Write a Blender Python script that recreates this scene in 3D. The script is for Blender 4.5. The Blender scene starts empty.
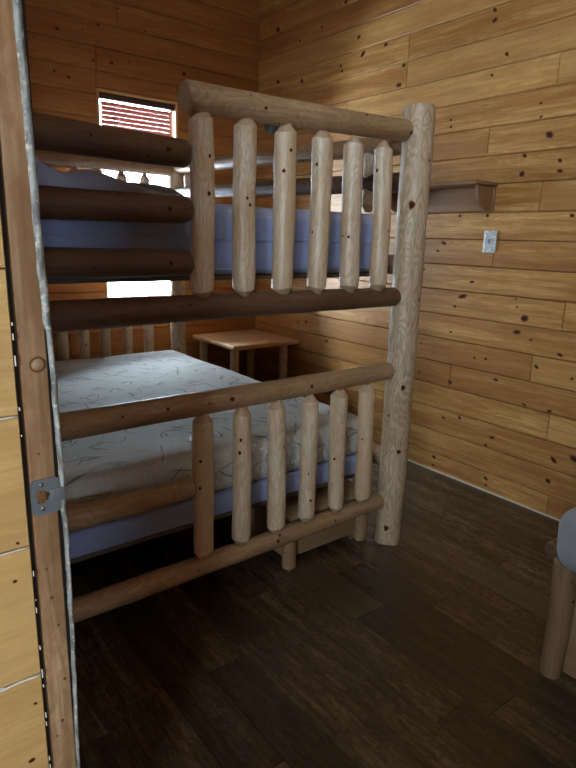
import bpy, bmesh, math, random
from mathutils import Vector, Matrix, Quaternion, noise
from mathutils.bvhtree import BVHTree

SC = bpy.context.scene
COL = SC.collection
PI = math.pi

# ------------------------------------------------------------------ camera
cd = bpy.data.cameras.new('camera'); cam = bpy.data.objects.new('camera', cd); COL.objects.link(cam)
cd.sensor_fit = 'VERTICAL'; cd.sensor_height = 36.0; cd.lens = 585.7 * 36 / 768; cd.clip_start = 0.02
_r = Vector((0.79083425, -0.61138462, 0.0281075)); _u = Vector((0.12651009, 0.20823054, 0.96986352)); _f = Vector((0.59881248, 0.7634454, -0.24202216))
m3 = Matrix((_r, _u, -_f)).transposed()
cam.matrix_world = Matrix.Translation((0, 0, 1.45)) @ m3.to_4x4()
SC.camera = cam

# ------------------------------------------------------------------ sky, daylight, exposure
w = bpy.data.worlds.new('sky'); SC.world = w; w.use_nodes = True
bgn = w.node_tree.nodes['Background']; bgn.inputs[0].default_value = (0.68, 0.84, 1.0, 1); bgn.inputs[1].default_value = 50.0

def portal(name, loc, rot, sx, sy):
    l = bpy.data.lights.new(name, 'AREA'); l.shape = 'RECTANGLE'; l.size = sx; l.size_y = sy; l.cycles.is_portal = True
    o = bpy.data.objects.new(name, l); COL.objects.link(o); o.location = loc; o.rotation_euler = rot; return o
portal('window_portal', (1.95, 4.40, 1.66), (-PI/2, 0, 0), 0.6, 1.42)
portal('added_hall_portal', (-1.70, -.80, 1.52), (0, -PI/2, 0), .75, 0.7)  # hall opening added out of view to light the slats and jamb
portal('added_high_portal', (.12, .34, 3.1), (0, -PI/2, 0), .46, .68)  # high opening invented for the side light on the right wall
portal('added_hall_end_portal', (-.80, -3.12, 1.50), (PI/2, 0, 0), .6, .7)  # second hall opening, put in unseen to brighten the bunk's left part

SC.view_settings.view_transform = 'Standard'; SC.view_settings.look = 'None'
SC.view_settings.gamma = 1; SC.view_settings.use_curve_mapping = False
SC.view_settings.exposure = -0.05
try:
    SC.cycles.max_bounces = 10; SC.cycles.diffuse_bounces = 6; SC.cycles.transparent_max_bounces = 8
    SC.cycles.use_denoising = True
except Exception: pass

# ------------------------------------------------------------------ node helpers
class NT:
    def __init__(s, name):
        s.m = bpy.data.materials.new(name); s.m.use_nodes = True; s.t = s.m.node_tree
        s.b = s.t.nodes['Principled BSDF']; s.out = s.t.nodes['Material Output']
    def n(s, typ, **kw):
        nd = s.t.nodes.new(typ)
        for k, v in kw.items():
            if k[0] == '_': nd.inputs[k[1:].replace('_', ' ')].default_value = v
            else: setattr(nd, k, v)
        return nd
    def l(s, a, b): s.t.links.new(a, b)
    def math(s, op, a, b=None, c=None, clamp=False):
        nd = s.n('ShaderNodeMath', operation=op); nd.use_clamp = clamp
        for i, v in enumerate((a, b, c)):
            if v is None: continue
            if isinstance(v, (int, float)): nd.inputs[i].default_value = v
            else: s.l(v, nd.inputs[i])
        return nd.outputs[0]
    def mix(s, f, a, b, mode='MIX'):
        nd = s.n('ShaderNodeMix', data_type='RGBA', blend_type=mode)
        for sock, v in ((nd.inputs[0], f), (nd.inputs[6], a), (nd.inputs[7], b)):
            if isinstance(v, (int, float)): sock.default_value = v
            elif isinstance(v, tuple): sock.default_value = (*v, 1)
            else: s.l(v, sock)
        return nd.outputs[2]
    def ramp(s, f, stops):
        nd = s.n('ShaderNodeValToRGB'); e = nd.color_ramp.elements
        while len(e) < len(stops): e.new(0.5)
        for el, (p, c) in zip(e, stops): el.position = p; el.color = (*c, 1) if isinstance(c, tuple) else (c, c, c, 1)
        s.l(f, nd.inputs[0]); return nd.outputs[0]
    def mapping(s, vec, scale, loc=None):
        nd = s.n('ShaderNodeMapping'); s.l(vec, nd.inputs[0]); nd.inputs['Scale'].default_value = scale
        if loc is not None: s.l(loc, nd.inputs['Location'])
        return nd.outputs[0]
    def noise(s, vec, scale, detail=3, rough=.5, dist=0):
        nd = s.n('ShaderNodeTexNoise'); s.l(vec, nd.inputs['Vector']); nd.inputs['Scale'].default_value = scale
        nd.inputs['Detail'].default_value = detail; nd.inputs['Roughness'].default_value = rough; nd.inputs['Distortion'].default_value = dist
        return nd.outputs[0], nd.outputs[1]
    def bump(s, h, strength, dist):
        nd = s.n('ShaderNodeBump'); nd.inputs['Strength'].default_value = strength; nd.inputs['Distance'].default_value = dist
        s.l(h, nd.inputs['Height']); s.l(nd.outputs[0], s.b.inputs['Normal'])
    def set(s, **kw):
        for k, v in kw.items(): s.b.inputs[k.replace('_', ' ')].default_value = v
    def base(s, c):
        if isinstance(c, tuple): s.b.inputs['Base Color'].default_value = (*c, 1)
        else: s.l(c, s.b.inputs['Base Color'])

def plain(name, c, rough=.6, metal=0, spec=.5):
    t = NT(name); t.base(c); t.set(Roughness=rough, Metallic=metal); t.b.inputs['Specular IOR Level'].default_value = spec
    return t.m

def board_mat(name, light, mid, dark, rough=.5, grain=1.0, blotch=.0, spec=.4, tintamt=.35):
    """boards: object coordinates with the grain along local X; the 'tint' attribute differs per board"""
    t = NT(name)
    tc = t.n('ShaderNodeTexCoord').outputs['Object']
    at = t.n('ShaderNodeAttribute', attribute_name='tint'); sep = t.n('ShaderNodeSeparateColor'); t.l(at.outputs['Color'], sep.inputs[0])
    off = t.n('ShaderNodeVectorMath', operation='SCALE'); t.l(at.outputs['Vector'], off.inputs[0]); off.inputs[3].default_value = 37.0
    add = t.n('ShaderNodeVectorMath', operation='ADD'); t.l(tc, add.inputs[0]); t.l(off.outputs[0], add.inputs[1]); v = add.outputs[0]
    broad = t.mapping(v, (0.8, 6.0, 6.0)); nb, _ = t.noise(broad, 1.6, 2, .5, .5)
    rings = t.math('SINE', t.math('MULTIPLY', nb, 70.0))
    rings = t.math('MULTIPLY_ADD', rings, .5, .5)
    fine, _ = t.noise(t.mapping(v, (2.5, 75, 75)), 2.0, 4, .6)
    streak, _ = t.noise(t.mapping(v, (1.1, 22, 22)), 1.5, 3, .55, .3)
    wav, _ = t.noise(t.mapping(v, (8, 14, 14)), 2.2, 3, .6, 1.5)
    c = t.mix(t.math('MULTIPLY', t.ramp(rings, [(.3, 0.0), (1.0, 1.0)]), .45 * grain), light, mid)
    c = t.mix(t.math('MULTIPLY', t.ramp(streak, [(.4, 0.0), (.68, 1.0)]), .85 * grain, clamp=True), c, mid)
    c = t.mix(t.math('MULTIPLY', t.ramp(fine, [(.45, 0.0), (.75, 1.0)]), .5 * grain), c, dark)
    c = t.mix(t.ramp(nb, [(.4, 0.0), (.72, .55 * grain)]), c, dark)
    if blotch: c = t.mix(t.math('MULTIPLY', t.ramp(wav, [(.42, 0.0), (.62, 1.0)]), blotch), c, dark)
    # per board tint
    c = t.mix(t.math('MULTIPLY', sep.outputs[0], tintamt), c, dark)
    c = t.mix(t.math('MULTIPLY', t.math('GREATER_THAN', sep.outputs[1], .8), .22), c, light)
    t.base(c); t.set(Roughness=rough); t.b.inputs['Specular IOR Level'].default_value = spec
    t.bump(t.math('ADD', fine, t.math('MULTIPLY', rings, .3)), .12, .002)
    return t.m

def log_mat(name, pale, tan, dark, rough=.45, swirl=1.0, chips=.5):
    """peeled log: rings cut by an uneven surface, grain along local Z"""
    t = NT(name)
    tc = t.n('ShaderNodeTexCoord').outputs['Object']
    at = t.n('ShaderNodeAttribute', attribute_name='tint')
    sep = t.n('ShaderNodeSeparateColor'); t.l(at.outputs['Color'], sep.inputs[0])
    off = t.n('ShaderNodeVectorMath', operation='SCALE'); t.l(at.outputs['Vector'], off.inputs[0]); off.inputs[3].default_value = 23.0
    add = t.n('ShaderNodeVectorMath', operation='ADD'); t.l(tc, add.inputs[0]); t.l(off.outputs[0], add.inputs[1]); v = add.outputs[0]
    n1, _ = t.noise(t.mapping(v, (7, 7, 2.2)), 1.7, 2, .45, .4)
    rings = t.math('MULTIPLY_ADD', t.math('SINE', t.math('MULTIPLY', n1, 85.0)), .5, .5)
    rings = t.ramp(rings, [(.25, 0.0), (.95, 1.0)])
    fine, _ = t.noise(t.mapping(v, (50, 50, 5)), 2.0, 3, .6)
    big, _ = t.noise(t.mapping(v, (9, 9, 2.5)), 1.5, 2, .5)
    ch, _ = t.noise(t.mapping(v, (45, 45, 14)), 1.4, 3, .65, .8)
    c = t.mix(t.ramp(big, [(.35, 0.0), (.7, 1.0)]), pale, tan)
    c = t.mix(t.math('MULTIPLY', rings, .42 * swirl), c, dark)
    c = t.mix(t.math('MULTIPLY', t.ramp(fine, [(.45, 0.0), (.75, 1.0)]), .5), c, dark)
    c = t.mix(t.math('MULTIPLY', t.ramp(ch, [(.5, 0.0), (.68, 1.0)]), chips * .6), c, dark)
    c = t.mix(t.math('MULTIPLY', sep.outputs[0], .65), c, tan)
    t.base(c); t.set(Roughness=rough); t.b.inputs['Specular IOR Level'].default_value = .6
    t.bump(t.math('ADD', t.math('MULTIPLY', fine, .6), t.math('MULTIPLY', ch, .9)), .45, .005)
    return t.m

M = {}
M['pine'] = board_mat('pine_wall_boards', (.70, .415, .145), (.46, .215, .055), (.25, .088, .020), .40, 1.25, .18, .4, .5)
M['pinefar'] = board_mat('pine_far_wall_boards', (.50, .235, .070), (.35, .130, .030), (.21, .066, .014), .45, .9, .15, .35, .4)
M['floor'] = board_mat('floor_laminate', (.190, .125, .066), (.085, .050, .023), (.030, .016, .007), .27, 1.2, .6, .45, .85)
M['yellow'] = board_mat('yellow_varnished_boards', (.72, .46, .18), (.58, .34, .115), (.46, .26, .09), .38, .9, .2, .5, .3)
M['jamb'] = board_mat('raw_jamb_wood', (.56, .37, .20), (.38, .22, .10), (.20, .095, .04), .6, 1.6, .4, .3, .1)
M['top'] = board_mat('nightstand_boards', (.76, .52, .30), (.60, .36, .17), (.45, .24, .10), .4, 1.0, .1, .45, .2)
M['shelf'] = board_mat('shelf_wood', (.34, .19, .095), (.25, .13, .06), (.17, .08, .035), .5, 1.0, .2, .3, .3)
M['panel'] = board_mat('pine_panel', (.44, .30, .17), (.33, .20, .10), (.23, .125, .06), .5, .8, .1, .3, .3)
M['log'] = log_mat('peeled_log', (.76, .66, .50), (.58, .41, .23), (.34, .20, .09), .36, .75, .5)
M['post'] = log_mat('peeled_post', (.64, .52, .36), (.50, .36, .21), (.25, .145, .065), .38, 1.2, .25)
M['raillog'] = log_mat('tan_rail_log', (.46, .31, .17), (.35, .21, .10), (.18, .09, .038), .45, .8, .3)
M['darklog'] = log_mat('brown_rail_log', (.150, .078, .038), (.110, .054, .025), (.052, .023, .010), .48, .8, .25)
M['bedlog'] = log_mat('brown_bed_log', (.30, .19, .10), (.22, .13, .065), (.11, .055, .025), .5, .8, .25)
M['endgrain'] = plain('log_end', (.42, .31, .19), .7)
M['knot'] = plain('knot_core', (.050, .016, .007), .85, 0, .15)
M['knotring'] = plain('knot_ring', (.17, .065, .022), .8, 0, .2)
M['chip'] = plain('whittled_tenon', (.46, .32, .19), .7)
M['plywood'] = plain('dark_slat_wood', (.10, .07, .045), .8)
M['ceiling'] = plain('ceiling_boards', (.42, .25, .12), .6)
M['caulk'] = plain('white_caulk', (.78, .76, .68), .7)
M['metal'] = plain('worn_strike_metal', (.20, .215, .22), .48, .5)
M['screw'] = plain('screw_metal', (.30, .31, .31), .35, .9)
M['hole'] = plain('splintered_hole', (.16, .07, .025), .9)
M['groove'] = plain('black_gap', (.02, .014, .009), .9)
M['white'] = plain('white_paint', (.80, .82, .82), .5)
M['trim'] = plain('pale_floor_trim', (.52, .46, .36), .5)

def teal():
    t = NT('chipped_grey_paint')
    tc = t.n('ShaderNodeTexCoord').outputs['Object']
    a, _ = t.noise(t.mapping(tc, (90, 60, 18)), 1.0, 4, .7); b, _ = t.noise(tc, 60, 3, .6)
    c = t.mix(t.ramp(a, [(.42, 0.0), (.6, 1.0)]), (.40, .42, .39), (.17, .165, .14))
    c = t.mix(t.ramp(b, [(.55, 0.0), (.65, 1.0)]), c, (.60, .58, .50))
    t.base(c); t.set(Roughness=.6); t.bump(a, .6, .004); return t.m
M['teal'] = teal()

def ticking():
    t = NT('white_quilted_knit')
    tc = t.n('ShaderNodeTexCoord').outputs['Object']
    rot = t.n('ShaderNodeMapping'); t.l(tc, rot.inputs[0]); rot.inputs['Rotation'].default_value = (0, 0, .5)
    v = rot.outputs[0]
    wv = t.n('ShaderNodeTexWave', wave_type='BANDS', bands_direction='X'); t.l(v, wv.inputs[0]); wv.inputs['Scale'].default_value = 28; wv.inputs['Distortion'].default_value = 1.5; wv.inputs['Detail Scale'].default_value = 3
    wy = t.n('ShaderNodeTexWave', wave_type='BANDS', bands_direction='DIAGONAL'); t.l(v, wy.inputs[0]); wy.inputs['Scale'].default_value = 30; wy.inputs['Distortion'].default_value = 1.5
    h = t.math('MULTIPLY', wv.outputs[1], wy.outputs[1])
    nz, _ = t.noise(tc, 6, 3, .5)
    c = t.mix(t.math('MULTIPLY', h, .5), (.60, .61, .58), (.80, .80, .77))
    c = t.mix(t.math('MULTIPLY', nz, .15), c, (.60, .58, .50))
    t.base(c); t.set(Roughness=.85); t.b.inputs['Sheen Weight'].default_value = .2
    hh = t.math('ADD', h, t.math('MULTIPLY', nz, 2.0)); t.bump(hh, .8, .005); return t.m
M['ticking'] = ticking()
M['leaf'] = plain('leaf_stitching', (.25, .26, .20), .8)

def cloth(name, a, b, sc=10):
    t = NT(name)
    tc = t.n('ShaderNodeTexCoord').outputs['Object']
    n, _ = t.noise(t.mapping(tc, (1, 1, 2.2)), sc, 4, .55, .4)
    t.base(t.mix(n, a, b)); t.set(Roughness=.85); t.b.inputs['Sheen Weight'].default_value = .25
    t.bump(n, .5, .012); return t.m
M['blue'] = cloth('periwinkle_cover', (.25, .32, .53), (.35, .42, .65), 5)
M['bluetop'] = cloth('lilac_rumpled_sheet', (.34, .38, .56), (.46, .50, .68), 12)
M['pillow'] = cloth('grey_pillowcase', (.10, .095, .09), (.16, .15, .14), 9)
M['greybed'] = cloth('pale_grey_bedding', (.20, .215, .225), (.30, .315, .325), 9)

def blindm():
    t = NT('red_brown_blind_slats'); t.base((.36, .12, .07)); t.set(Roughness=.35)
    tr = t.n('ShaderNodeBsdfTranslucent'); tr.inputs[0].default_value = (.55, .16, .10, 1)
    mx = t.n('ShaderNodeMixShader'); mx.inputs[0].default_value = .06
    t.l(t.b.outputs[0], mx.inputs[1]); t.l(tr.outputs[0], mx.inputs[2]); t.l(mx.outputs[0], t.out.inputs[0]); return t.m
M['blind'] = blindm()
M['blindrail'] = plain('dark_blind_rail', (.05, .025, .018), .4)
M['cord'] = plain('blind_cord', (.70, .66, .60), .7)

def glassm():
    t = NT('window_glass'); tr = t.n('ShaderNodeBsdfTransparent'); gl = t.n('ShaderNodeBsdfGlossy'); gl.inputs['Roughness'].default_value = .02
    fr = t.n('ShaderNodeFresnel'); fr.inputs[0].default_value = 1.3
    mx = t.n('ShaderNodeMixShader'); t.l(fr.outputs[0], mx.inputs[0]); t.l(tr.outputs[0], mx.inputs[1]); t.l(gl.outputs[0], mx.inputs[2]); t.l(mx.outputs[0], t.out.inputs[0]); return t.m
M['glass'] = glassm()

def pearl():
    t = NT('mottled_ceramic'); tc = t.n('ShaderNodeTexCoord').outputs['Object']
    vo = t.n('ShaderNodeTexVoronoi'); t.l(tc, vo.inputs['Vector']); vo.inputs['Scale'].default_value = 70
    n, _ = t.noise(tc, 45, 3, .6, 2.0)
    c = t.mix(t.ramp(n, [(.4, 0.0), (.6, 1.0)]), (.80, .80, .76), (.42, .46, .45))
    t.base(c); t.set(Roughness=.35); t.bump(n, .7, .004); return t.m
M['pearl'] = pearl()

# ------------------------------------------------------------------ object helpers
def props(o, label=None, cat=None, group=None, kind=None):
    if label: o['label'] = label
    if cat: o['category'] = cat
    if group: o['group'] = group
    if kind: o['kind'] = kind
    return o

def thing(name, label, cat, loc=(0, 0, 0), group=None):
    o = bpy.data.objects.new(name, None); COL.objects.link(o); o.location = loc; o.empty_display_size = .1
    return props(o, label, cat, group)

def link(name, me, parent=None, loc=(0, 0, 0), rot=None):
    """loc is in world space; parents here are unrotated empties or objects"""
    o = bpy.data.objects.new(name, me); COL.objects.link(o)
    L = Vector(loc)
    if parent is not None:
        o.parent = parent
        q = parent
        P = Matrix.Identity(4); chain = []
        while q is not None: chain.append(q); q = q.parent
        for q in reversed(chain): P = P @ q.matrix_basis
        W = Matrix.Translation(L) @ ((rot.to_matrix().to_4x4()) if rot else Matrix.Identity(4))
        o.matrix_basis = P.inverted() @ W
    else:
        o.location = L
        if rot: o.rotation_mode = 'QUATERNION'; o.rotation_quaternion = rot
    return o

def finish(bm, name, mats, parent=None, loc=(0, 0, 0), rot=None, smooth=True, angle=None, tint=None):
    """mesh in world coordinates minus loc when no rot is given"""
    me = bpy.data.meshes.new(name)
    lay = bm.loops.layers.color.get('tint')
    if lay is None:
        lay = bm.loops.layers.color.new('tint')
        tc = tint if tint is not None else (random.random(), random.random(), random.random())
        for f in bm.faces:
            for l in f.loops: l[lay] = (*tc, 1)
    bm.to_mesh(me); bm.free()
    for m in (mats if isinstance(mats, (list, tuple)) else [mats]): me.materials.append(M[m])
    if smooth:
        for p in me.polygons: p.use_smooth = True
        if angle:
            try: me.set_sharp_from_angle(angle=angle)
            except Exception: pass
    return link(name, me, parent, loc, rot)

def soft_box_bm(c0, c1, r, seg=(8, 8, 4), disp=None, bm=None):
    """rounded box as one shell in local coordinates"""
    bm = bm or bmesh.new(); start = len(bm.verts)
    c0, c1 = Vector(c0), Vector(c1)
    def axis(a, b, n):
        s = [a, a + r * .15, a + r * .5, a + r]
        s += [a + r + (b - a - 2 * r) * i / n for i in range(1, n)]
        return s + [b - r, b - r * .5, b - r * .15, b]
    ax = [axis(c0[i], c1[i], seg[i]) for i in range(3)]
    cache = {}
    def v(p):
        k = tuple(round(x, 6) for x in p)
        if k in cache: return cache[k]
        q = Vector([min(max(p[i], c0[i] + r), c1[i] - r) for i in range(3)])
        d = Vector(p) - q
        # cube to sphere
        pt = q + (d.normalized() * r if d.length > 1e-9 else d)
        if disp: pt = disp(pt)
        cache[k] = bm.verts.new(pt); return cache[k]
    for a in range(3):
        b, c = (a + 1) % 3, (a + 2) % 3
        for side in (0, 1):
            val = c1[a] if side else c0[a]
            for i in range(len(ax[b]) - 1):
                for j in range(len(ax[c]) - 1):
                    pts = []
                    for (ii, jj) in ((i, j), (i + 1, j), (i + 1, j + 1), (i, j + 1)):
                        p = [0, 0, 0]; p[a] = val; p[b] = ax[b][ii]; p[c] = ax[c][jj]; pts.append(v(p))
                    if len(set(pts)) < 3: continue
                    if not side: pts.reverse()
                    try: bm.faces.new(pts)
                    except ValueError: pass
    return bm

def board(name, c0, c1, mat, parent=None, r=.006, grain='x', seg=(2, 2, 2), disp=None):
    """bevelled plank; the object's local X runs along the grain"""
    c0, c1 = Vector(c0), Vector(c1); mid = (c0 + c1) / 2
    q = {'x': Quaternion(), 'y': Quaternion((0, 0, 1), PI / 2), 'z': Quaternion((0, 1, 0), -PI / 2)}[grain]
    qi = q.inverted(); h = (c1 - c0) / 2
    hh = qi @ h; hh = Vector([abs(x) for x in hh])
    r = min(r, min(hh) * .9)
    bm = soft_box_bm(-hh, hh, r, seg, disp)
    return finish(bm, name, mat, parent, mid, q)

def soft(name, c0, c1, r, mat, parent=None, seg=(8, 8, 4), disp=None, loc=None):
    loc = Vector(loc) if loc is not None else Vector(((c0[0] + c1[0]) / 2, (c0[1] + c1[1]) / 2, c0[2]))
    bm = soft_box_bm(c0, c1, r, seg, disp)
    bmesh.ops.translate(bm, verts=bm.verts, vec=-loc)
    return finish(bm, name, mat, parent, loc)

def tube(bm, pts, r, n=8):
    rings = []
    for i, p in enumerate(pts):
        p = Vector(p); d = (Vector(pts[min(i + 1, len(pts) - 1)]) - Vector(pts[max(i - 1, 0)])).normalized()
        a = d.orthogonal().normalized(); b = d.cross(a)
        rings.append([bm.verts.new(p + r * (a * math.cos(2 * PI * k / n) + b * math.sin(2 * PI * k / n))) for k in range(n)])
    for A, B in zip(rings, rings[1:]):
        for k in range(n): bm.faces.new((A[k], A[(k + 1) % n], B[(k + 1) % n], B[k]))
    bm.faces.new(rings[0][::-1]); bm.faces.new(rings[-1])

def cyl(bm, c, axis, r, h, n=24, mi=0, r2=None):
    """closed disc or short cylinder from c along axis"""
    axis = Vector(axis).normalized(); a = axis.orthogonal().normalized(); b = axis.cross(a); c = Vector(c)
    r2 = r if r2 is None else r2
    A = [bm.verts.new(c + r * (a * math.cos(2 * PI * k / n) + b * math.sin(2 * PI * k / n))) for k in range(n)]
    B = [bm.verts.new(c + axis * h + r2 * (a * math.cos(2 * PI * k / n) + b * math.sin(2 * PI * k / n))) for k in range(n)]
    fs = [bm.faces.new((A[k], A[(k + 1) % n], B[(k + 1) % n], B[k])) for k in range(n)]
    fs += [bm.faces.new(A[::-1]), bm.faces.new(B)]
    for f in fs: f.material_index = mi
    return fs

def log(name, p0, p1, r0, r1, mat, parent, seed=0, ends=('round', 'round'), knots=None, auto=2, face=(-.7, -.7, .15), wob=.05, bend=0.004, label=None, nt=30):
    """a peeled log between two points: uneven radius, whittled or rounded ends, knots on its skin"""
    rnd = random.Random(seed * 7 + 13)
    p0, p1 = Vector(p0), Vector(p1); d = p1 - p0; L = d.length
    q = d.to_track_quat('Z', 'Y') if abs(d.normalized().z) < .9999 else Quaternion()
    bm = bmesh.new(); nseg = max(10, int(L / .035)); sx = Vector((seed * 3.7, seed * 1.3, 0))
    b1, b2 = rnd.uniform(-1, 1) * bend, rnd.uniform(-1, 1) * bend
    def radius(z, a):
        t = z / L; r = r0 + (r1 - r0) * t
        v = noise.noise(Vector((math.cos(a) * .8, math.sin(a) * .8, z * 5)) + sx) * wob
        v += noise.noise(Vector((math.cos(a) * 2.5, math.sin(a) * 2.5, z * 16)) + sx) * wob * .35
        return r * (1 + v)
    def centre(z):
        s = math.sin(PI * z / L); return Vector((b1 * s + noise.noise(Vector((z * 3, 9, seed))) * bend * .6, b2 * s, 0))
    prof = [(L * i / nseg, 1.0, 0) for i in range(nseg + 1)]
    def endprof(kind, r):
        if kind == 'cone': return [(-.031, .26, 1), (-.028, .46, 1), (-.014, .70, 1), (-.002, .97, 1)], .0
        if kind == 'round': return [(0.0, .86, 1), (.002, .93, 1), (.006, .985, 0)], .014
        if kind == 'blunt': return [(0.0, .70, 1), (.004, .84, 1), (.012, .95, 1)], .026
        if kind == 'cut': return [(0.0, .96, 1), (.0015, .99, 1)], .006
        return [(0.0, 1.0, 0)], 0.001
    e0, m0 = endprof(ends[0], r0); e1, m1 = endprof(ends[1], r1)
    prof = [(z, s, c) for (z, s, c) in e0] + [(z, 1.0, 0) for (z, _, _) in prof if m0 <= z <= L - m1 or False] + [(L - z, s, c) for (z, s, c) in reversed(e1)]
    if ends[0] == 'cone': prof = [p for p in prof if not (p[1] == 1.0 and p[0] < .006)]
    rings = []
    facet = rnd.uniform(0, 6)
    for (z, s, c) in prof:
        cc = centre(min(max(z, 0), L)); ring = []
        for k in range(nt):
            a = 2 * PI * k / nt
            r = radius(min(max(z, 0), L), a) * s
            if s < .97: r *= 1 + .06 * math.cos(3 * a + facet) + .03 * math.cos(5 * a + facet * 2)
            ring.append(bm.verts.new((cc.x + r * math.cos(a), cc.y + r * math.sin(a), z + (0 if s > .99 else .004 * math.cos(2 * a + facet)))))
        rings.append((ring, c))
    for (A, ca), (B, cb) in zip(rings, rings[1:]):
        for k in range(nt):
            f = bm.faces.new((A[k], A[(k + 1) % nt], B[(k + 1) % nt], B[k])); f.material_index = 1 if (ca and cb) else 0
    f = bm.faces.new(rings[0][0][::-1]); f.material_index = 1
    f = bm.faces.new(rings[-1][0]); f.material_index = 1
    qi = q.inverted(); fl = qi @ Vector(face); fa = math.atan2(fl.y, fl.x)
    ks = list(knots or [])
    for i in range(auto): ks.append((rnd.uniform(.08, .92) * L, rnd.uniform(-1.2, 1.2), rnd.uniform(.0035, .0065)))
    for (z, da, kr) in ks:
        a0 = fa + da; rr = radius(z, a0); cc = centre(z)
        el = rnd.uniform(.9, 1.4)
        for (sc, lift, mi, n) in ((1.0, .0008, 3, 14), (.66, .0014, 2, 12)):
            vs = []
            for k in range(n):
                an = 2 * PI * k / n; ju = 1 + .12 * math.sin(3 * an + seed)
                a = a0 + math.cos(an) * kr * sc * ju / rr; zz = z + math.sin(an) * kr * sc * el * ju
                R = radius(min(max(zz, 0), L), a) + lift
                vs.append(bm.verts.new((cc.x + R * math.cos(a), cc.y + R * math.sin(a), zz)))
            R = radius(z, a0) + lift + .0006
            c = bm.verts.new((cc.x + R * math.cos(a0), cc.y + R * math.sin(a0), z))
            for k in range(n):
                f = bm.faces.new((vs[k], vs[(k + 1) % n], c)); f.material_index = mi
    lay = bm.loops.layers.color.new('tint'); tc = (rnd.random(), rnd.random(), rnd.random(), 1)
    for f in bm.faces:
        for l in f.loops: l[lay] = tc
    bmesh.ops.recalc_face_normals(bm, faces=bm.faces)
    o = finish(bm, name, [mat, 'chip' if 'cone' in ends else (mat if mat in ('darklog',) else 'endgrain'), 'knot', 'knotring'], parent, p0, q, angle=math.radians(28))
    if label: o['label'] = label
    return o

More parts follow.
